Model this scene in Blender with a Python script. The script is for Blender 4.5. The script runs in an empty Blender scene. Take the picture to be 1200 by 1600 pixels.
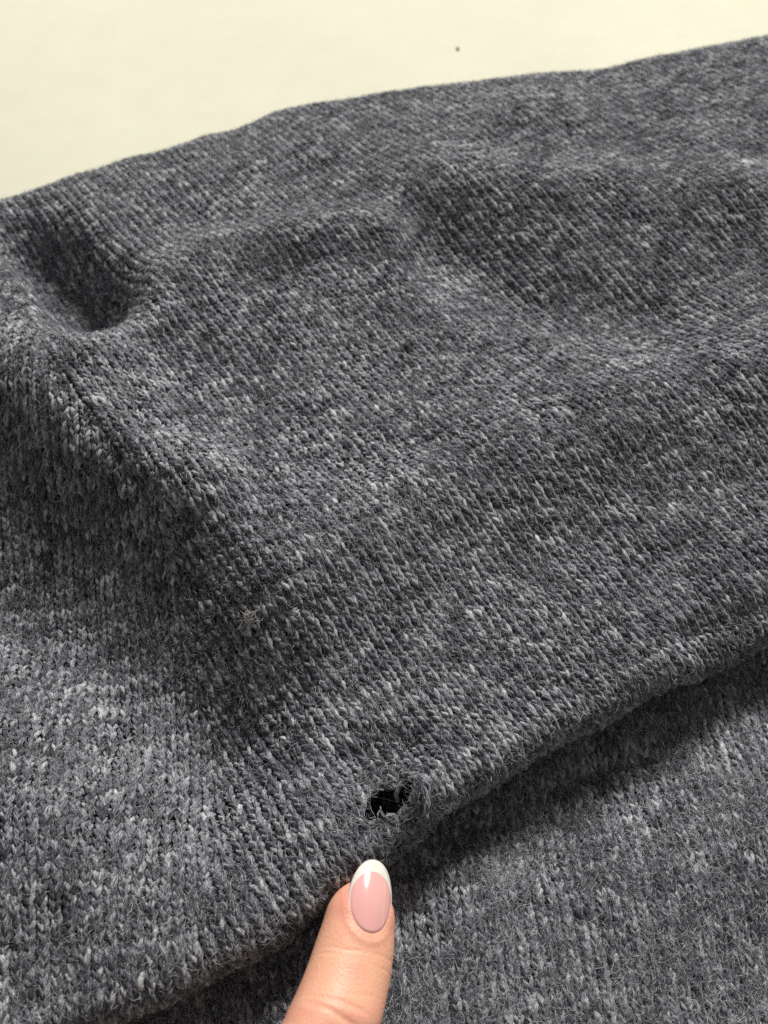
import bpy, math
import numpy as np
from mathutils import Matrix, Vector

R_ = math.radians
scene = bpy.context.scene
col = scene.collection
rng = np.random.default_rng(7)
MM = 0.001

# ------------------------------------------------------------------ camera
cam_d = bpy.data.cameras.new('camera')
cam = bpy.data.objects.new('camera', cam_d); col.objects.link(cam)
cam.location = (0.0, -0.13141, 0.22482)
cam.rotation_euler = (R_(90 - 56), 0, 0)
cam_d.sensor_fit = 'VERTICAL'; cam_d.sensor_height = 36.0
cam_d.lens = 18.0 / math.tan(R_(26))
cam_d.clip_start = 0.005; cam_d.clip_end = 20
cam_d.dof.use_dof = True
cam_d.dof.focus_distance = 0.215
cam_d.dof.aperture_fstop = 20.0
scene.camera = cam

# ------------------------------------------------------------------ light
world = bpy.data.worlds.new('World'); scene.world = world; world.use_nodes = True
bg = world.node_tree.nodes['Background']
bg.inputs['Color'].default_value = (1.0, 0.97, 0.93, 1); bg.inputs['Strength'].default_value = 0.15

def area(name, loc, aim, size, size_y, power, color):
    l = bpy.data.lights.new(name, 'AREA'); l.shape = 'RECTANGLE'; l.size = size; l.size_y = size_y
    l.energy = power; l.color = color
    o = bpy.data.objects.new(name, l); col.objects.link(o); o.location = loc
    o.rotation_euler = (Vector(aim) - Vector(loc)).to_track_quat('-Z', 'Y').to_euler()
    return o
area('ceiling_lamp', (0.62, 1.85, 1.52), (0, 0.02, 0), 0.34, 0.60, 82.0, (1.0, 0.975, 0.93))

vs = scene.view_settings
vs.view_transform = 'Standard'; vs.look = 'None'; vs.exposure = 0.0; vs.gamma = 1.0; vs.use_curve_mapping = False
scene.cycles.use_denoising = False
scene.cycles.max_bounces = 6
scene.cycles.sample_clamp_indirect = 2.0
scene.cycles.sample_clamp_direct = 4.0

# ------------------------------------------------------------------ helpers
def tag(o, label=None, cat=None, kind=None, group=None):
    if label: o['label'] = label
    if cat: o['category'] = cat
    if kind: o['kind'] = kind
    if group: o['group'] = group
    return o

def link(o, parent=None):
    col.objects.link(o)
    if parent is not None: o.parent = parent
    return o

def empty(name, loc=(0, 0, 0)):
    o = bpy.data.objects.new(name, None); o.empty_display_size = 0.01; o.location = loc
    return link(o)

def mesh_np(name, V, F, mat, parent=None, smooth=True, attrs=None):
    """V (n,3) metres, F (m,4) or (m,3) int"""
    me = bpy.data.meshes.new(name)
    V = np.ascontiguousarray(V, np.float32); F = np.ascontiguousarray(F, np.int32)
    k = F.shape[1]
    me.vertices.add(len(V)); me.vertices.foreach_set('co', V.ravel())
    me.loops.add(F.size); me.loops.foreach_set('vertex_index', F.ravel())
    me.polygons.add(len(F))
    me.polygons.foreach_set('loop_start', np.arange(0, F.size, k, dtype=np.int32))
    me.polygons.foreach_set('loop_total', np.full(len(F), k, np.int32))
    if smooth: me.polygons.foreach_set('use_smooth', np.ones(len(F), bool))
    for an, (ty, arr) in (attrs or {}).items():
        at = me.attributes.new(an, ty, 'POINT')
        at.data.foreach_set('vector' if ty == 'FLOAT_VECTOR' else 'value', np.ascontiguousarray(arr, np.float32).ravel())
    me.update(); me.validate()
    me.materials.append(mat)
    return link(bpy.data.objects.new(name, me), parent)

def hash2(ix, iy, seed):
    h = (ix.astype(np.int64) * 374761393 + iy.astype(np.int64) * 668265263 + seed * 1442695041) & 0xffffffff
    h = ((h ^ (h >> 13)) * 1274126177) & 0xffffffff
    return ((h ^ (h >> 16)) & 0xffff) / 65535.0

def vnoise(x, y, seed=0):
    ix = np.floor(x); iy = np.floor(y); fx = x - ix; fy = y - iy
    fx = fx * fx * (3 - 2 * fx); fy = fy * fy * (3 - 2 * fy)
    a = hash2(ix, iy, seed); b = hash2(ix + 1, iy, seed); c = hash2(ix, iy + 1, seed); d = hash2(ix + 1, iy + 1, seed)
    return (a * (1 - fx) + b * fx) * (1 - fy) + (c * (1 - fx) + d * fx) * fy - 0.5

def sstep(a, b, x):
    t = np.clip((x - a) / (b - a), 0, 1); return t * t * (3 - 2 * t)

# ------------------------------------------------------------------ materials
def new_mat(name):
    m = bpy.data.materials.new(name); m.use_nodes = True
    nt = m.node_tree; return m, nt, nt.nodes['Principled BSDF']

def node(nt, ty, **kw):
    n = nt.nodes.new(ty)
    for k, v in kw.items(): setattr(n, k, v)
    return n

def ramp(nt, fac, stops):
    r = node(nt, 'ShaderNodeValToRGB'); e = r.color_ramp.elements
    while len(e) < len(stops): e.new(0.5)
    for el, (p, c) in zip(e, stops): el.position = p; el.color = (*c, 1)
    nt.links.new(fac, r.inputs[0]); return r.outputs[0]

def noise(nt, vec, scale, detail=3, rough=0.55, dim='3D'):
    n = node(nt, 'ShaderNodeTexNoise'); n.noise_dimensions = dim
    n.inputs['Scale'].default_value = scale; n.inputs['Detail'].default_value = detail
    n.inputs['Roughness'].default_value = rough
    if vec is not None: nt.links.new(vec, n.inputs['Vector'])
    return n.outputs['Fac']

def math_(nt, op, a, b=None, c=None):
    n = node(nt, 'ShaderNodeMath', operation=op)
    for i, v in enumerate((a, b, c)):
        if v is None: continue
        if isinstance(v, (int, float)): n.inputs[i].default_value = v
        else: nt.links.new(v, n.inputs[i])
    return n.outputs[0]

# heather wool: a mix of near-black navy, mid grey and pale fibres
WOOL = [(0.0, (0.006, 0.007, 0.012)), (0.24, (0.026, 0.028, 0.041)), (0.46, (0.155, 0.161, 0.198)),
        (0.66, (0.42, 0.427, 0.475)), (0.86, (0.72, 0.72, 0.73)), (1.0, (0.85, 0.84, 0.83))]
def wool_mat(name):
    m, nt, b = new_mat(name)
    av = node(nt, 'ShaderNodeAttribute', attribute_name='yarn_coord')
    ah = node(nt, 'ShaderNodeAttribute', attribute_name='heather')
    streak = noise(nt, av.outputs['Vector'], 3.4, 5, 0.7)
    f = math_(nt, 'MULTIPLY_ADD', math_(nt, 'SUBTRACT', streak, 0.5), 2.9, ah.outputs['Fac'])
    nt.links.new(ramp(nt, f, WOOL), b.inputs['Base Color'])
    b.inputs['Roughness'].default_value = 0.85
    b.inputs['Specular IOR Level'].default_value = 0.25
    b.inputs['Sheen Weight'].default_value = 0.5; b.inputs['Sheen Roughness'].default_value = 0.5
    bp = node(nt, 'ShaderNodeBump'); bp.inputs['Strength'].default_value = 0.9; bp.inputs['Distance'].default_value = 0.00025
    nt.links.new(streak, bp.inputs['Height']); nt.links.new(bp.outputs[0], b.inputs['Normal'])
    return m
M_yarn = wool_mat('heather_wool_yarn')

def fuzz_mat():
    m, nt, b = new_mat('heather_wool_fuzz')
    ah = node(nt, 'ShaderNodeAttribute', attribute_name='heather')
    nt.links.new(ramp(nt, ah.outputs['Fac'], WOOL), b.inputs['Base Color'])
    b.inputs['Roughness'].default_value = 0.6; b.inputs['Specular IOR Level'].default_value = 0.3
    return m
M_fuzz = fuzz_mat()

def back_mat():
    m, nt, b = new_mat('gap_shade_backing')
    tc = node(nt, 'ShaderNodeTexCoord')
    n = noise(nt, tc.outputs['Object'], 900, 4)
    nt.links.new(ramp(nt, n, [(0.2, (0.012, 0.013, 0.017)), (0.8, (0.035, 0.036, 0.042))]), b.inputs['Base Color'])  # added backing; its near-black colour paints in the shade between stitches
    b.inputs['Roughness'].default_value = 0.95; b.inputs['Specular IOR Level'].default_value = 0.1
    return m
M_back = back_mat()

def table_mat():
    m, nt, b = new_mat('cream_tabletop')
    tc = node(nt, 'ShaderNodeTexCoord'); o = tc.outputs['Object']
    n1 = noise(nt, o, 14, 4); n2 = noise(nt, o, 90, 5, 0.6)
    mp = node(nt, 'ShaderNodeMapping'); mp.inputs['Scale'].default_value = (30, 140, 30); mp.inputs['Rotation'].default_value = (0, 0, 0.5)
    nt.links.new(o, mp.inputs[0])
    n3 = noise(nt, mp.outputs[0], 1.0, 5, 0.7)
    mix = math_(nt, 'ADD', math_(nt, 'MULTIPLY', n1, 0.6), math_(nt, 'MULTIPLY', n2, 0.4))
    c = ramp(nt, mix, [(0.30, (0.765, 0.752, 0.595)), (0.70, (0.84, 0.826, 0.665))])
    sc = ramp(nt, n3, [(0.27, (0.90, 0.89, 0.86)), (0.34, (1, 1, 1))])
    mx = node(nt, 'ShaderNodeMix', data_type='RGBA', blend_type='MULTIPLY'); mx.inputs[0].default_value = 1
    nt.links.new(c, mx.inputs[6]); nt.links.new(sc, mx.inputs[7]); nt.links.new(mx.outputs[2], b.inputs['Base Color'])
    b.inputs['Roughness'].default_value = 0.9; b.inputs['Specular IOR Level'].default_value = 0.12
    bp = node(nt, 'ShaderNodeBump'); bp.inputs['Strength'].default_value = 0.25; bp.inputs['Distance'].default_value = 0.0006
    nt.links.new(mix, bp.inputs['Height']); nt.links.new(bp.outputs[0], b.inputs['Normal'])
    return m

# ------------------------------------------------------------------ tabletop
g = 1.2
tb = mesh_np('tabletop', np.array([(-g, -g, 0), (g, -g, 0), (g, g, 0), (-g, g, 0)]), np.array([(0, 1, 2, 3)]), table_mat(), smooth=False)
tag(tb, kind='structure')

# ------------------------------------------------------------------ shape of the folded layer (all in millimetres)
AX = R_(27.4)
E1 = np.array([math.cos(AX), math.sin(AX)]); E2 = np.array([-math.sin(AX), math.cos(AX)])
def to_ab(x, y): return x * E1[0] + y * E1[1], x * E2[0] + y * E2[1]
def to_xy(a, b): return a * E1[0] + b * E2[0], a * E1[1] + b * E2[1]

class Curve1:
    """b as a smoothed function of a, from points given as x, y"""
    def __init__(s, pts, sig):
        p = np.array(pts, float); a, b = to_ab(p[:, 0], p[:, 1])
        s.t = np.arange(-330, 330.0)
        o = np.argsort(a); a = a[o]; b = b[o]
        v = np.interp(s.t, a, b)
        lo = (b[1] - b[0]) / (a[1] - a[0]); hi = (b[-1] - b[-2]) / (a[-1] - a[-2])
        v = np.where(s.t < a[0], b[0] + lo * (s.t - a[0]), v); v = np.where(s.t > a[-1], b[-1] + hi * (s.t - a[-1]), v)
        k = np.exp(-0.5 * (np.arange(-40, 41) / sig) ** 2); k /= k.sum()
        s.v = np.convolve(np.pad(v, 40, mode='reflect', reflect_type='odd'), k, 'valid')
    def __call__(s, a): return np.interp(a, s.t, s.v)

FRONT = Curve1([(-150, -135), (-90, -117), (-52, -103), (-36, -97), (-20, -88), (-9, -79), (0, -72), (6, -68.5), (28.2, -53.5), (52.9, -39.5), (81.6, -27), (150, 3)], 4)
BACK = Curve1([(-190, 92), (-114.2, 123), (-72.9, 139.5), (-46, 151.5), (-33, 162.5), (-20, 166), (42, 178.5), (63.5, 183.5), (85.9, 192), (131.6, 205), (200, 225)], 4)
FRONT.v = FRONT.v + 0.8 * np.sin(FRONT.t / 6.3 + 1.0) * np.sin(FRONT.t / 13.0)
RF, RB = 5.2, 9.0

def poly_bump(x, y, pts, amp, sig):
    best = np.full(x.shape, 1e9)
    for (x0, y0), (x1, y1) in zip(pts[:-1], pts[1:]):
        dx, dy = x1 - x0, y1 - y0
        t = np.clip(((x - x0) * dx + (y - y0) * dy) / (dx * dx + dy * dy), 0, 1)
        best = np.minimum(best, (x - x0 - t * dx) ** 2 + (y - y0 - t * dy) ** 2)
    return amp * np.exp(-best / (2 * sig * sig))

HOLE = np.array([1.0, -62.5])
BUMPS = [
    ([(-66, 44), (-63, 56), (-57, 70), (-45, 82), (-26, 89), (-3, 93)], 7.0, 7.5),
    ([(-74, 40), (-60, 32)], 5.0, 8.0),
    ([(-40, 62), (-8, 74)], 4.0, 13.0),
    ([(-170, 96), (-122, 88), (-107, 72), (-95, 54), (-84, 34), (-66, 18), (-44, 5)], 13.0, 9.5),
    ([(-110, -8), (-75, -24), (-56, -36), (-38, -54)], -13.0, 15.0),
    ([(17, 86), (34, 72), (68, 64)], -6.0, 9.5),
    ([(-22, -14), (6, 3), (61, 29), (130, 52)], 7.0, 12.0),
    ([(14, 118), (45, 110), (110, 106), (180, 120)], 6.0, 11.0),
    ([(-6, 11), (10, 19)], -2.0, 4.5),
    ([(66, -27), (82, -20.5), (130, 2)], -2.4, 2.2),
    ([(-60, -70), (-30, -72), (-12, -66)], 4.0, 13.0),
    ([(-3, -60), (3, -66)], -3.0, 5.0),
    ([(-5, -54), (4, -52)], -1.6, 3.0),
    ([(-6, -77), (0, -73)], -3.0, 4.5),
    ([(9.6, -60), (10, -65)], 2.6, 2.8),
    ([(-70, 128), (-20, 145), (60, 160)], 2.5, 12.0),
    ([(-110, 100), (-98, 78), (-88.3, 55), (-78, 33), (-64, 15), (-52, 2)], -1.0, 1.3),
]
EDGE = [(-130, 112), (-106, 87), (-93, 71), (-83, 53), (-76, 41)]
def bowl(x, y):
    """the deep hollow behind the raised roll of knit: a steep wall at EDGE, then a slow rise"""
    best = np.full(x.shape, 1e9); sd = np.full(x.shape, 1e3); tt = np.zeros(x.shape)
    n = len(EDGE) - 1
    for i, ((x0, y0), (x1, y1)) in enumerate(zip(EDGE[:-1], EDGE[1:])):
        dx, dy = x1 - x0, y1 - y0; l = math.hypot(dx, dy)
        t = np.clip(((x - x0) * dx + (y - y0) * dy) / (l * l), 0, 1)
        q = np.hypot(x - x0 - t * dx, y - y0 - t * dy); m = q < best
        best = np.where(m, q, best); sd = np.where(m, np.sign(dx * (y - y0) - dy * (x - x0)) * q, sd); tt = np.where(m, (i + t) / n, tt)
    prof = sstep(-6, 9, sd) * np.exp(-(np.maximum(sd - 9, 0) / 13.0) ** 2)
    return -26.0 * prof * sstep(0.02, 0.38, tt) * sstep(1.0, 0.52, tt)

def height(x, y):
    a, b = to_ab(x, y)
    d = (b - FRONT(a)); db = (BACK(a) - b)
    z = 21.0 + 6.0 * sstep(0, 70, d) * sstep(0, 60, db)
    for pts, amp, sig in BUMPS: z = z + poly_bump(x, y, pts, amp, sig)
    z = z + bowl(x, y)
    z = z + 2.2 * vnoise(x / 26 + 3.3, y / 26, 5) + 1.1 * vnoise(x / 11, y / 11 + 9.1, 6) \
        + 2.6 * vnoise(x / 2.9, y / 2.9, 31) * np.exp(-((x - HOLE[0] - 1) ** 2 + (y - HOLE[1]) ** 2) / (2 * 6.0 ** 2))
    return np.maximum(z, 8.0 + 0.15 * (z - 8.0))

def open_hole(x, y):
    """the knit round the hole is pushed outwards, so the hole opens between the stitches"""
    for (cx, cy), rx, ry, rot in ((HOLE, 4.3, 1.9, 0.45), ((3.4, -71.0), 0.9, 1.0, 0.0)):
        c, s = math.cos(rot), math.sin(rot)
        u = ((x - cx) * c + (y - cy) * s) / rx; v = (-(x - cx) * s + (y - cy) * c) / ry
        r = np.sqrt(u * u + v * v) + 1e-6
        w = 1.1 * vnoise(np.arctan2(v, u) * 1.6 + 40, r * 0 + cx, 3)
        k = (np.power(r ** 2.6 + (1 + w), 1 / 2.6)) / r
        u, v = u * k, v * k
        x = cx + (u * rx * c - v * ry * s)
        y = cy + (u * rx * s + v * ry * c)
    return x, y

def surf_top(x, y): return surf_whole(*open_hole(x, y))
def surf_whole(x, y):
    a, b = to_ab(x, y)
    gf, gb = FRONT(a) + RF, BACK(a) - RB
    q = np.maximum(gf - b, 0); p = np.maximum(b - gb, 0)
    bc = np.clip(b, gf, gb)
    xc, yc = to_xy(a, bc)
    z = height(xc, yc)
    # front roll
    t = np.minimum(q / RF, math.pi); ex = np.maximum(q - math.pi * RF, 0)
    b2 = bc - RF * np.sin(t) + ex; z = z - RF * (1 - np.cos(t))
    t = np.minimum(p / RB, math.pi); ex = np.maximum(p - math.pi * RB, 0)
    b2 = b2 + RB * np.sin(t) - ex; z = z - RB * (1 - np.cos(t))
    x, y = to_xy(a, b2)
    return np.stack([x, y, z], -1)

def surf_low(x, y):
    z = 8.2 + 3.0 * vnoise(x / 45 + 1.7, y / 45, 15) + 1.4 * vnoise(x / 17, y / 17 + 4.1, 16)
    z = z + poly_bump(x, y, [(35, -66), (60, -50), (110, -26)], -4.0, 7.5) + poly_bump(x, y, [(45, -85), (95, -62), (150, -50)], 2.2, 12)
    return np.stack([x, y, z], -1)

def normals(S, x, y, e=0.35):
    d1 = S(x + e, y) - S(x - e, y); d2 = S(x, y + e) - S(x, y - e)
    n = np.cross(d1, d2); return n / (np.linalg.norm(n, axis=-1, keepdims=True) + 1e-9)

# ------------------------------------------------------------------ knitting
WALE, COURSE = 2.4, 1.50          # stitch width and height in mm
SEAM = np.array([(-140, 170), (-110, 100), (-98, 78), (-88.3, 55), (-78, 33), (-64, 15), (-50, 0), (-43, -30), (-37, -48), (-34, -72), (-36, -95), (-40, -125)], float)
def seam_x(y): o = np.argsort(SEAM[:, 1]); return np.interp(y, SEAM[o, 1], SEAM[o, 0])

def map_right(u, v):       # courses run along the fold, wales across it and turn upright towards the seam
    b0 = -10.0
    k = -0.16 + 0.36 * sstep(-30, -120, u) * sstep(30, -60, v)
    return to_xy(u + k * (v - b0), v)
def map_left(u, v):
    return u - 0.12 * v + 0.0, v + 0.10 * u
def map_low(u, v):
    return u - 0.10 * v, v + 0.06 * u

def in_top(x, y):
    a, b = to_ab(x, y)
    return (b > FRONT(a) + RF - math.pi * RF - 3) & (b < BACK(a) - RB + math.pi * RB * 0.75)
XL, XR = -140, 158
def not_torn(x, y, k=1.0):
    c, s = math.cos(0.55), math.sin(0.55)
    u = ((x - HOLE[0]) * c + (y - HOLE[1]) * s) / 4.4; v = (-(x - HOLE[0]) * s + (y - HOLE[1]) * c) / 2.0
    return (u * u + v * v > k + 1.7 * vnoise(x / 2.2, y / 2.2, 77)) & ((x - 3.4) ** 2 + (y + 71.0) ** 2 > 0.9 ** 2)
def ok_right(x, y):
    return in_top(x, y) & (x > seam_x(y)) & (x < XR) & (x > XL) & not_torn(x, y)
def ok_left(x, y): return in_top(x, y) & (x <= seam_x(y) + 1.4) & (x > XL) & not_torn(x, y)
def low_front(x, y):
    a, b = to_ab(x, y); return b < FRONT(a) + 18
def ok_low(x, y): return low_front(x, y) & (y > -132) & (x > -92) & (x < 118)

def knit(S, mapping, ok, ur, vr, seed, yarn_r=0.50, nt=10, ns=4):
    """one continuous yarn per course; returns verts, faces, attributes"""
    r = np.random.default_rng(seed)
    Vs, Fs, Hs, Cs = [], [], [], []; base = 0
    n_st = int((ur[1] - ur[0]) / WALE); t = np.arange(n_st * nt) * (2 * math.pi / nt)
    ang = np.arange(ns) * 2 * math.pi / ns
    st = (np.arange(n_st * nt) // nt)
    for j in range(int((vr[1] - vr[0]) / COURSE)):
        v0 = vr[0] + j * COURSE
        js = np.repeat(r.normal(0, 1, (n_st + 1, 4)), nt, 0)
        ker = np.hanning(nt + 3); ker /= ker.sum()
        js = np.stack([np.convolve(js[:, i], ker, 'same') for i in range(4)], 1)[:n_st * nt]
        u = ur[0] + (t + 1.55 * np.sin(2 * t)) / (2 * math.pi) * WALE + 0.20 * js[:, 0]
        v = v0 + 1.0 * COURSE * np.cos(t) * (1 + 0.12 * js[:, 1]) + 0.14 * js[:, 2]
        ph = 2 * math.pi * (u - ur[0]) / WALE
        u = u - 0.06 * WALE * np.sin(ph)
        n = -0.42 * np.cos(2 * t) + 0.12 * js[:, 3] + 0.14 + 0.20 * np.cos(ph)
        x, y = mapping(u, v)
        wob = 0.55
        x = x + wob * vnoise(x / 5.5, y / 5.5, seed + 1); y = y + wob * vnoise(x / 5.5 + 50, y / 5.5, seed + 2)
        good = ok(x, y)
        # runs of consecutive good points
        edge = np.flatnonzero(np.diff(np.concatenate([[0], good.astype(int), [0]])))
        for s0, s1 in zip(edge[::2], edge[1::2]):
            if s1 - s0 < nt: continue
            xs, ys = x[s0:s1], y[s0:s1]
            P = S(xs, ys) + n[s0:s1, None] * normals(S, xs, ys)
            # snagged stitches vanish where the hole is
            T = np.gradient(P, axis=0); T /= np.linalg.norm(T, axis=1, keepdims=True) + 1e-9
            N = normals(S, xs, ys); B = np.cross(T, N); B /= np.linalg.norm(B, axis=1, keepdims=True) + 1e-9
            N = np.cross(B, T)
            rad = yarn_r * (1 + 0.20 * js[s0:s1, 1] + 0.30 * vnoise(t[s0:s1] * 0.9, t[s0:s1] * 0 + j * 7.3, seed + 3))
            ring = P[:, None, :] + rad[:, None, None] * (np.cos(ang)[None, :, None] * N[:, None, :] * 0.85 + np.sin(ang)[None, :, None] * B[:, None, :] * 1.05)
            m = s1 - s0
            Vs.append(ring.reshape(-1, 3))
            i0 = base + np.arange((m - 1) * ns).reshape(m - 1, ns); i1 = np.roll(i0, -1, 1)
            Fs.append(np.stack([i0, i1, i1 + ns, i0 + ns], -1).reshape(-1, 4)); base += m * ns
            h = 0.44 + 0.50 * vnoise(t[s0:s1] * 0.30, t[s0:s1] * 0 + j * 3.7, seed + 4) + 0.42 * vnoise(t[s0:s1] * 1.3, t[s0:s1] * 0 + j * 5.1, seed + 5) \
                + 0.15 * vnoise(xs / 6, ys / 9, seed + 6) + 0.06 * vnoise(xs / 28, ys / 28, seed + 8) + 0.30 * vnoise(t[s0:s1] * 0.07, t[s0:s1] * 0 + j * 2.3, seed + 7)
            h = h + 0.30 * (hash2(np.floor(t[s0:s1] / 1.3), np.full(s1 - s0, j), seed + 9) > 0.982)
            Hs.append(np.repeat(h, ns))
            sl = t[s0:s1] * 0.62
            th = ang[None, :] + sl[:, None] * 1.6
            Cs.append(np.stack([np.repeat(sl[:, None] * 0.55, ns, 1) + j * 17.31, np.cos(th) * 0.95, np.sin(th) * 0.95], -1).reshape(-1, 3))
    return np.concatenate(Vs) * MM, np.concatenate(Fs), {'heather': ('FLOAT', np.concatenate(Hs)), 'yarn_coord': ('FLOAT_VECTOR', np.concatenate(Cs))}

def fuzz(name, S, ok, box, n, parent, seed, L=(1.2, 4.2), lift=0.9, dirx=None, rad=0.024, hm=0.50):
    """loose wool fibres lying over the stitches, some of them standing up"""
    r = np.random.default_rng(seed)
    x = r.uniform(box[0], box[1], n); y = r.uniform(box[2], box[3], n)
    k = ok(x, y) & (vnoise(x / 7, y / 7, seed + 1) + 0.5 > r.uniform(0, 0.8, n)); x, y = x[k], y[k]; n = len(x)
    K = 6
    th = r.uniform(0, 2 * math.pi, n)
    if dirx is not None:
        lean = r.uniform(0, 1, n) < 0.55
        th = np.where(lean, dirx(x, y) + r.normal(0, 0.55, n), th)
    curl = r.normal(0, 1.1, n)
    ln = L[0] + (L[1] - L[0]) * r.uniform(0, 1, n) ** 2.2
    s = np.linspace(0, 1, K)
    px = np.empty((n, K)); py = np.empty((n, K)); px[:, 0] = x; py[:, 0] = y
    for i in range(1, K):
        a = th + curl * s[i] + r.normal(0, 0.25, n)
        px[:, i] = px[:, i - 1] + np.cos(a) * ln / (K - 1); py[:, i] = py[:, i - 1] + np.sin(a) * ln / (K - 1)
    up = lift * (0.25 + 0.9 * r.uniform(0, 1, n) ** 2.0)
    stand = r.uniform(0, 1, n) < 0.10
    nz = 0.35 + up[:, None] * np.sin(s[None] * math.pi * r.uniform(0.7, 1.0, n)[:, None]) + stand[:, None] * s[None] ** 1.5 * r.uniform(0.2, 1.3, n)[:, None]
    X, Y = px.ravel(), py.ravel()
    P = (S(X, Y) + nz.ravel()[:, None] * normals(S, X, Y)) * MM
    cu = bpy.data.hair_curves.new(name)
    cu.add_curves([K] * n)
    cu.attributes['position'].data.foreach_set('vector', np.ascontiguousarray(P, np.float32).ravel())
    ra = cu.attributes.get('radius') or cu.attributes.new('radius', 'FLOAT', 'POINT')
    rr = (rad * r.uniform(0.6, 1.4, n))[:, None] * (1 - 0.65 * s[None] ** 2) * MM
    ra.data.foreach_set('value', rr.astype(np.float32).ravel())
    h = hm + 0.30 * r.normal(0, 1, n) + 0.18 * vnoise(x / 8, y / 8, seed + 3)
    ha = cu.attributes.new('heather', 'FLOAT', 'POINT')
    ha.data.foreach_set('value', np.repeat(np.clip(h, 0.03, 1), K).astype(np.float32))
    cu.materials.append(M_fuzz)
    return tag(link(bpy.data.objects.new(name, cu), parent), kind='stuff')

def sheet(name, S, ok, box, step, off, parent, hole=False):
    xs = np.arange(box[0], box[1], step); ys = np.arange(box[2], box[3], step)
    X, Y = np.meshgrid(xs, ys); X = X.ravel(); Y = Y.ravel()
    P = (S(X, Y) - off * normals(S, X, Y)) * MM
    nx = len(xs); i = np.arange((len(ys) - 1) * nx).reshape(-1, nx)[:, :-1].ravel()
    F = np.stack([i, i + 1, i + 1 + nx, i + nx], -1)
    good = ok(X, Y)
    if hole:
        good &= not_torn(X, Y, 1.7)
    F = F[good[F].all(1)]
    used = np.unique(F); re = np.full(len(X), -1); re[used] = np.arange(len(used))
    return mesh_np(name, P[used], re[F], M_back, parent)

PLAIN = False
sweater = tag(empty('sweater'), 'fuzzy heather grey knitted wool sweater folded in layers, with a small hole', 'sweater')
BOXT = (XL, XR, -150, 235)
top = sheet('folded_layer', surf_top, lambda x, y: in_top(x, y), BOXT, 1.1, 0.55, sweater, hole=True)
top['label'] = 'upper folded layer of grey knit with a small hole near its fold'
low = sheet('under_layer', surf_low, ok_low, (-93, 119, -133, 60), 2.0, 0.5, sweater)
low['label'] = 'lower layer of brushed grey knit under the fold'
if PLAIN:
    M_back.node_tree.nodes['Principled BSDF'].inputs['Base Color'].links and M_back.node_tree.links.remove(M_back.node_tree.nodes['Principled BSDF'].inputs['Base Color'].links[0])
    M_back.node_tree.nodes['Principled BSDF'].inputs['Base Color'].default_value = (.11, .11, .118, 1)
else:
    V1, F1, A1 = knit(surf_top, map_right, ok_right, (-190, 290), (-175, 250), 11)
    V2, F2, A2 = knit(surf_top, map_left, ok_left, (-170, -20), (-150, 190), 23)
    V = np.concatenate([V1, V2]); F = np.concatenate([F1, F2 + len(V1)])
    A = {k: (A1[k][0], np.concatenate([A1[k][1], A2[k][1]])) for k in A1}
    tag(mesh_np('knit_stitches', V, F, M_yarn, top, attrs=A), kind='stuff')
    V3, F3, A3 = knit(surf_low, map_low, ok_low, (-150, 170), (-170, 80), 37)
    tag(mesh_np('knit_stitches', V3, F3, M_yarn, low, attrs=A3), kind='stuff')
    print('knit tris', 2 * (len(F) + len(F3)))
    fuzz('wool_fuzz', surf_top, lambda x, y: in_top(x, y) & not_torn(x, y, 2.2), BOXT, 620000, top, 51, dirx=lambda x, y: np.where(x > seam_x(y), -1.08, -1.5))
    fuzz('wool_fuzz', surf_low, ok_low, (-93, 119, -133, 60), 480000, low, 71, L=(1.8, 5.0), lift=1.0, dirx=lambda x, y: -1.5 + 0 * x)

def strand(pts, rad, seed, parent):
    """a broken end of yarn at the hole: x, y, lift in mm"""
    p = np.array(pts, float); k = np.linspace(0, len(p) - 1, 40); w = np.hanning(9); w /= w.sum()
    q = np.stack([np.convolve(np.pad(np.interp(k, np.arange(len(p)), p[:, i]), 4, 'edge'), w, 'valid') for i in range(3)], 1)
    base = surf_top_raw(q[:, 0], q[:, 1]); P = base.copy(); P[:, 2] += q[:, 2]
    T = np.gradient(P, axis=0); T /= np.linalg.norm(T, axis=1, keepdims=True)
    A = np.cross(T, [0.2, 0.1, 1.0]); A /= np.linalg.norm(A, axis=1, keepdims=True); B = np.cross(T, A)
    an = np.arange(8) * math.pi / 4; rd = rad * (1 + 0.25 * vnoise(k * 1.7, k * 0 + seed, 9)) * np.clip(np.minimum(np.arange(40), 39 - np.arange(40)) / 3 + 0.25, 0, 1)
    ring = P[:, None] + rd[:, None, None] * (np.cos(an)[None, :, None] * A[:, None] + np.sin(an)[None, :, None] * B[:, None])
    i0 = np.arange(39 * 8).reshape(39, 8); i1 = np.roll(i0, -1, 1)
    F = np.stack([i0, i1, i1 + 8, i0 + 8], -1).reshape(-1, 4)
    sl = k * 1.1; th = an[None] + sl[:, None] * 1.6
    C = np.stack([np.repeat(sl[:, None] * 0.55, 8, 1) + seed * 5.1, np.cos(th) * 0.95, np.sin(th) * 0.95], -1).reshape(-1, 3)
    return mesh_np('loose_yarn', ring.reshape(-1, 3) * MM, F, M_yarn, parent, attrs={'heather': ('FLOAT', np.repeat(0.5 + 0.3 * vnoise(k, k * 0 + seed, 2), 8)), 'yarn_coord': ('FLOAT_VECTOR', C)})
def surf_top_raw(x, y): return np.stack([x, y, height(x, y)], -1)
hx, hy = HOLE
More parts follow.
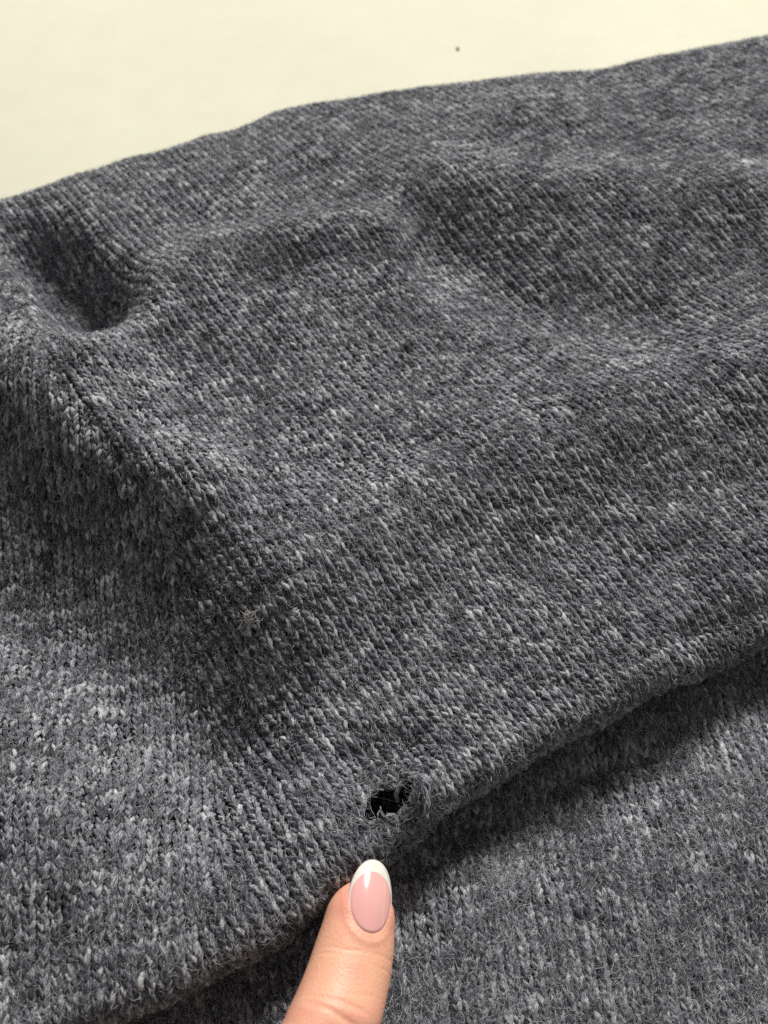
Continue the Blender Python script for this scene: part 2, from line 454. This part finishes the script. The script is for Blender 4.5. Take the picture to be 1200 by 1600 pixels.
if not PLAIN:
    for k in range(6):
        e = np.random.default_rng(200 + k).normal(0, 0.5, (5, 3)); e[:, 2] *= 0.5
        strand(np.array([(hx + 6.2, hy + 3.6, 0.3), (hx + 7.2, hy + 1.8, 0.8), (hx + 7.0, hy - 0.4, 0.9), (hx + 7.2, hy - 2.4, 0.6), (hx + 7.4, hy - 4.2, 0.1)]) + e, 0.26, 10 + k, top)
    strand([(hx + 3.6, hy + 4.6, 0.2), (hx + 2.2, hy + 3.2, 0.6), (hx + 1.4, hy + 1.6, -0.2), (hx + 1.9, hy + 0.6, -1.5)], 0.5, 2, top)
    for k in range(7):
        q = np.random.default_rng(300 + k); a0 = q.uniform(2.2, 6.0); a1 = a0 + q.normal(0, 0.9)
        r0, r1 = q.uniform(1.3, 1.8), q.uniform(0.5, 0.9)
        pt = [(hx + 4.0 * rr_ * math.cos(aa), hy + 2.6 * rr_ * math.sin(aa), zz) for aa, rr_, zz in ((a0, r0, 0.3), ((a0 + a1) / 2, (r0 + r1) / 2, 0.5), (a1, r1, q.uniform(-1.2, 0.6)))]
        strand(pt, q.uniform(0.05, 0.16), 40 + k, top)
    fuzz('frayed_fibres', surf_whole, lambda x, y: ((x - hx - 7.2) / 2.2) ** 2 + ((y - hy + 0.4) / 3.8) ** 2 < 1, (hx + 4, hx + 10, hy - 5, hy + 4), 600, top, 97, L=(1.5, 4.0), lift=1.8, hm=0.55)
    fuzz('frayed_fibres', surf_whole, lambda x, y: ((x - hx) / 6.5) ** 2 + ((y - hy) / 5) ** 2 > 0.5, (hx - 8, hx + 10, hy - 10, hy + 7), 900, top, 93, L=(1.5, 3.8), lift=1.2, hm=0.5)

# ------------------------------------------------------------------ hand: one pointing finger
def skin_mat():
    m, nt, b = new_mat('skin')
    tc = node(nt, 'ShaderNodeTexCoord'); o = tc.outputs['Object']
    fl = node(nt, 'ShaderNodeAttribute', attribute_name='flush')
    n = noise(nt, o, 230, 6, 0.68)
    f = math_(nt, 'MULTIPLY_ADD', math_(nt, 'SUBTRACT', n, 0.5), 0.95, fl.outputs['Fac'])
    nt.links.new(ramp(nt, f, [(0.0, (0.96, 0.53, 0.345)), (0.5, (0.94, 0.44, 0.31)), (1.0, (0.90, 0.32, 0.255))]), b.inputs['Base Color'])
    b.inputs['Roughness'].default_value = 0.48; b.inputs['Specular IOR Level'].default_value = 0.35
    b.inputs['Subsurface Weight'].default_value = 0.25; b.inputs['Subsurface Radius'].default_value = (1.0, 0.35, 0.2)
    b.inputs['Subsurface Scale'].default_value = 0.0015
    vo = node(nt, 'ShaderNodeTexVoronoi'); vo.inputs['Scale'].default_value = 1900
    nt.links.new(o, vo.inputs['Vector'])
    bp = node(nt, 'ShaderNodeBump'); bp.inputs['Strength'].default_value = 0.38; bp.inputs['Distance'].default_value = 0.00012
    nt.links.new(math_(nt, 'ADD', vo.outputs['Distance'], n), bp.inputs['Height']); nt.links.new(bp.outputs[0], b.inputs['Normal'])
    return m
def polish_mat(name, c1, c2):
    m, nt, b = new_mat(name)
    tc = node(nt, 'ShaderNodeTexCoord')
    nt.links.new(ramp(nt, noise(nt, tc.outputs['Object'], 120, 2), [(0.3, c1), (0.7, c2)]), b.inputs['Base Color'])
    b.inputs['Roughness'].default_value = 0.16; b.inputs['Coat Weight'].default_value = 1.0; b.inputs['Coat Roughness'].default_value = 0.04
    return m
hand = tag(empty('hand'), 'pointing finger with glossy pink nail and white tip, just below the hole', 'hand')

# nail outline in finger space (mm): +y towards the tip, +z dorsal, nail tip at the origin
NC = -8.2
def nail_outline(th):          # polar about (0, NC); returns x, y of the edge
    s, c = np.sin(th), np.cos(th)
    y = np.where(s > 0, np.abs(s) ** 0.95 * 8.2, -np.abs(s) ** 0.9 * 6.3)
    x = 4.35 * np.sign(c) * np.abs(c) ** 0.92 * np.where(s > 0, 1 - 0.03 * s, 1 - 0.05 * np.abs(s))
    return x, y + NC
def nail_rho(x, y):
    yy = y - NC; return np.sqrt((x / 4.3) ** 2 + (yy / np.where(yy > 0, 8.2, 6.3)) ** 2)
def nail_z(x, y): return 0.45 - 0.017 * (y + 10.0) ** 2 - x * x / (2 * 5.6)

NS, NR = 150, 260
d = np.concatenate([8 * (1 - np.cos(np.linspace(0.02, math.pi / 2, 60))), np.linspace(8.12, 34, 140), np.linspace(34.6, 104, 60)])
yy = -3.4 - d
wx = np.interp(d, [8, 12, 16, 25, 35, 50, 60, 75, 90, 97, 104], [6.9, 7.5, 7.8, 8.35, 8.5, 8.7, 9.6, 9.3, 10, 8, 1.0])
wz = np.interp(d, [8, 12, 16, 25, 35, 50, 60, 75, 90, 97, 104], [5.2, 5.7, 6.1, 6.9, 7.0, 7.3, 8.2, 8.2, 9, 7, 1.0])
kk = np.exp(-0.5 * (np.arange(-8, 9) / 4) ** 2); kk /= kk.sum()
cap = np.sqrt(np.clip(1 - (1 - np.clip(d / 8, 0, 1)) ** 2, 0, 1))
wx = np.convolve(np.pad(wx, 8, 'edge'), kk, 'valid') * cap; wz = np.convolve(np.pad(wz, 8, 'edge'), kk, 'valid') * cap
zc = np.interp(d, [0, 8, 14, 25, 40, 60, 104], [-4.6, -5.3, -5.75, -5.7, -6.1, -5.6, -5.2])
th = np.linspace(0, 2 * math.pi, NS, endpoint=False)
# more verts on the dorsal side
th = th + 0.25 * np.sin(th - math.pi / 2) * 0
wx = wx * 0.99
X = wx[:, None] * np.sign(np.cos(th)) * np.abs(np.cos(th)) ** 0.94
Z = zc[:, None] + wz[:, None] * np.sin(th)[None]
Y = np.repeat(yy[:, None], NS, 1)
dors = sstep(-0.15, 0.35, np.sin(th))[None] * np.ones_like(Y)
rho = nail_rho(X, Y)
fold = np.exp(-((rho - 1.20) / 0.11) ** 2) * sstep(-4.0, -7.0, Y)
Z = Z + dors * fold * (0.08 + 0.10 * sstep(-12, -15, Y))
inside = (rho < np.where(Y < -7, 0.97, 1.06)) & (dors > 0.3)
Z = np.where(inside, np.minimum(Z, nail_z(X, Y) - 0.22), Z)
for y0, dep, wd, cx in ((-27.4, 0.16, 0.5, -0.10), (-29.8, 0.22, 0.6, -0.28), (-32.2, 0.16, 0.5, -0.12), (-25.2, 0.08, 0.4, 0.10), (-17.6, 0.10, 0.35, 0.06), (-19.2, 0.08, 0.3, -0.03)):
    yc = y0 + cx * X + 0.4 * vnoise(X / 2.5 + y0, X * 0, 4)
    Z = Z - dors * dep * np.exp(-((Y - yc) / wd) ** 2) * sstep(-0.45, 0.1, vnoise(X / 3.0, X * 0 + y0, 8))
Z = Z + dors * 0.5 * np.exp(-((Y + 29) / 4) ** 2)
for y0 in (-30.0, -33.0):
    Z = Z + (1 - dors) * 0.5 * np.exp(-((Y - y0) / 0.7) ** 2)
flush = 0.18 + 0.22 * dors * np.exp(-((rho - 1.15) / 0.25) ** 2) + 0.30 * sstep(-16, -5, Y) + 0.30 * np.exp(-((Y + 21.0) / 1.6) ** 2 - ((X + 0.8) / 2.2) ** 2) + 0.22 * np.exp(-((Y + 29) / 3) ** 2)
bend = np.maximum(-13 - Y, 0); X = X - np.where(bend < 18, 0.0085 * bend ** 2, 2.754 + 0.306 * (bend - 18))
# the tip and the far end are closed with one vertex each
P = np.stack([X, Y, Z], -1).reshape(-1, 3)
P = np.concatenate([P, [[0, yy[0] + 0.02, zc[0]], [0, yy[-1] - 0.5, zc[-1]]]]) * MM
i0 = np.arange((NR - 1) * NS).reshape(NR - 1, NS); i1 = np.roll(i0, -1, 1)
F = [tuple(q) for q in np.stack([i0, i1, i1 + NS, i0 + NS], -1).reshape(-1, 4)]
F += [(NR * NS, (k + 1) % NS, k) for k in range(NS)] + [(NR * NS + 1, (NR - 1) * NS + k, (NR - 1) * NS + (k + 1) % NS) for k in range(NS)]
me = bpy.data.meshes.new('finger'); me.from_pydata(P.tolist(), [], [tuple(int(v) for v in f) for f in F])
me.polygons.foreach_set('use_smooth', np.ones(len(F), bool))
at = me.attributes.new('flush', 'FLOAT', 'POINT'); at.data.foreach_set('value', np.concatenate([flush.ravel(), [0.4, 0.2]]).astype(np.float32))
me.materials.append(skin_mat()); me.update()
finger = link(bpy.data.objects.new('finger', me), hand)

def shell(name, top, thick, mat, parent, closed):
    """grid (rows, cols, 3) in mm, given a thickness downwards"""
    r_, c_ = top.shape[:2]; bot = top - np.array([0, 0, thick])
    V = np.concatenate([top.reshape(-1, 3), bot.reshape(-1, 3)]) * MM; n = r_ * c_; F = []
    cols = c_ if closed else c_ - 1
    for a in range(r_ - 1):
        for b_ in range(cols):
            q = [a * c_ + b_, a * c_ + (b_ + 1) % c_, (a + 1) * c_ + (b_ + 1) % c_, (a + 1) * c_ + b_]
            F.append(q); F.append([k + n for k in q[::-1]])
    for b_ in range(cols):
        for a in (0, r_ - 1):
            q = [a * c_ + b_, a * c_ + (b_ + 1) % c_]; F.append([q[0], q[0] + n, q[1] + n, q[1]] if a else [q[1], q[1] + n, q[0] + n, q[0]])
    if not closed:
        for a in range(r_ - 1):
            for b_ in (0, c_ - 1):
                F.append([a * c_ + b_, (a + 1) * c_ + b_, (a + 1) * c_ + b_ + n, a * c_ + b_ + n])
    o = mesh_np(name, V, np.array(F), mat, parent); return o
th = np.linspace(-math.pi / 2 + 0.02, math.pi / 2 - 0.02, 48); tt = np.linspace(-1, 1, 33)
ox, oy = nail_outline(th)
gx = ox[:, None] * tt[None]; gy = np.repeat(oy[:, None], 33, 1)
edge = np.sqrt((gx / 4.35) ** 2 + ((gy - NC) / np.where(gy > NC, 8.2, 6.3)) ** 2)
gz = nail_z(gx, gy) - 0.45 * sstep(0.88, 1.0, edge)
nail = shell('fingernail', np.stack([gx, gy, gz], -1), 0.45, polish_mat('pink_nail_polish', (0.97, 0.49, 0.46), (0.98, 0.53, 0.49)), hand, False)
nail['label'] = 'oval pink gel fingernail'
# white tip: a crescent between the pink oval and the edge of the nail
th = np.linspace(R_(-14), R_(194), 60); ox, oy = nail_outline(th)
ix = 4.18 * np.cos(th); iy = NC + np.where(np.sin(th) > 0, 5.5, 6.3) * np.sin(th)
ix = np.where(np.abs(ix) > np.abs(ox) * 0.985, ox * 0.985, ix); iy = np.where(np.sin(th) < 0, oy, iy)
rr = np.linspace(0, 1, 9); gx = ix[None] + rr[:, None] * (ox * 1.01 - ix)[None]; gy = iy[None] + rr[:, None] * (oy + 0.05 * np.sin(th) - iy)[None]
gz = nail_z(gx, gy) + 0.05 * np.sqrt(np.clip(rr * 6, 0, 1))[:, None] - 0.22 * sstep(0.5, 1.0, rr)[:, None]
tip = shell('nail_tip', np.stack([gx, gy, gz], -1), 0.55, polish_mat('white_nail_polish', (0.90, 0.87, 0.78), (0.92, 0.90, 0.81)), nail, False)
tip['label'] = 'white crescent tip of the nail'
hand.location = (-0.9 * MM, -74.4 * MM, 23.0 * MM)
hand.rotation_euler = (Matrix.Rotation(R_(-8.0), 3, 'Z') @ Matrix.Rotation(R_(-7), 3, 'X') @ Matrix.Rotation(R_(23), 3, 'Y')).to_euler()

# ------------------------------------------------------------------ lint and crumb
def tuft(name, label, group, c, n, spread, length, rad, col_, seed, S=surf_top):
    r = np.random.default_rng(seed); K = 8; ns = 4
    Vs, Fs = [], []; base = 0
    for k in range(n):
        th = r.uniform(0, 2 * math.pi); cu = r.normal(0, 3.6); x = c[0] + r.normal(0, spread); y = c[1] + r.normal(0, spread)
        px, py = [x], [y]; L = length * r.uniform(0.5, 1.2)
        for i in range(1, K):
            th += cu / K + r.normal(0, 0.35); px.append(px[-1] + math.cos(th) * L / K); py.append(py[-1] + math.sin(th) * L / K)
        px, py = np.array(px), np.array(py); px += x - px.mean(); py += y - py.mean()
        P = S(px, py) + (0.8 + 0.5 * r.uniform() + 0.5 * np.sin(np.linspace(0, 3.1, K)))[:, None] * normals(S, px, py)
        T = np.gradient(P, axis=0); T /= np.linalg.norm(T, axis=1, keepdims=True)
        A = np.cross(T, [0.3, 0.2, 1.0]); A /= np.linalg.norm(A, axis=1, keepdims=True); B = np.cross(T, A)
        an = np.arange(ns) * 2 * math.pi / ns; rd = rad * (1 - 0.6 * np.linspace(-1, 1, K) ** 2)
        ring = P[:, None] + rd[:, None, None] * (np.cos(an)[None, :, None] * A[:, None] + np.sin(an)[None, :, None] * B[:, None])
        Vs.append(ring.reshape(-1, 3)); i0 = base + np.arange((K - 1) * ns).reshape(K - 1, ns); i1 = np.roll(i0, -1, 1)
        Fs.append(np.stack([i0, i1, i1 + ns, i0 + ns], -1).reshape(-1, 4)); base += K * ns
    m = bpy.data.materials.get('lint_' + str(col_)) 
    if m is None:
        m, nt, b = new_mat('lint_' + str(col_)); tc = node(nt, 'ShaderNodeTexCoord')
        nt.links.new(ramp(nt, noise(nt, tc.outputs['Object'], 900, 2), [(0.3, tuple(v * 0.7 for v in col_)), (0.7, col_)]), b.inputs['Base Color']); b.inputs['Roughness'].default_value = 0.8
    return tag(mesh_np(name, np.concatenate(Vs) * MM, np.concatenate(Fs), m), label, 'lint', None, group)
if not PLAIN:
    W_ = (0.80, 0.78, 0.75)
    tuft('lint_ball', 'tiny white pill of lint on the far slope of the folded knit', None, (-2.4, 90), 14, 0.35, 2.0, 0.13, W_, 1)
    tuft('lint_tuft', 'pale fluffy lint tuft on the knit above the dark valley', None, (-28.3, -25.5), 34, 0.9, 3.0, 0.055, W_, 2)
    tuft('lint_fibre', 'single pale stray fibre beside the crease at the fold edge', None, (62, -36), 2, 0.4, 5.5, 0.08, W_, 3)
    tuft('lint_wisp', 'long pale wisps of wool on the rim of the dark hollow', None, (-72, 63), 16, 2.2, 8.0, 0.05, (0.6, 0.6, 0.6), 4)
    for k, c in enumerate([(42.5, 75.1), (94.7, 77.5), (81.6, 28.3), (37.4, 15.8), (-37.2, 5.2), (64.6, 44.6), (-18.7, -25.2), (46.7, -20.2), (75.5, 19.6), (26.7, -30.9), (16.1, 47.8), (-9.0, 57.7), (-40.4, 51.1), (54.5, 128.4)]):
        tuft('lint_fleck', 'tiny pale fleck of lint caught in the grey knit', 'pale lint flecks scattered over the knit', c, 12, 0.45, 1.8, 0.075, (0.85, 0.84, 0.82), 30 + k)

def crumb():
    r = np.random.default_rng(5); import bmesh
    bm = bmesh.new(); bmesh.ops.create_icosphere(bm, subdivisions=2, radius=0.0006)
    for v in bm.verts: v.co *= 0.75 + 0.5 * r.uniform(); v.co.z = v.co.z * 0.55
    lo = min(v.co.z for v in bm.verts)
    for v in bm.verts: v.co.z -= lo
    me = bpy.data.meshes.new('crumb'); bm.to_mesh(me); bm.free()
    m, nt, b = new_mat('crumb_brown'); tc = node(nt, 'ShaderNodeTexCoord')
    nt.links.new(ramp(nt, noise(nt, tc.outputs['Object'], 1500, 3), [(0.3, (0.22, 0.19, 0.12)), (0.7, (0.42, 0.38, 0.27))]), b.inputs['Base Color']); b.inputs['Roughness'].default_value = 0.8
    me.materials.append(m)
    o = link(bpy.data.objects.new('crumb', me)); o.location = (0.0271, 0.2254, 0.0); o.scale = (1, 1.4, 1); o.rotation_euler.z = 0.5
    tag(o, 'tiny brown crumb on the bare cream tabletop', 'crumb')
crumb()
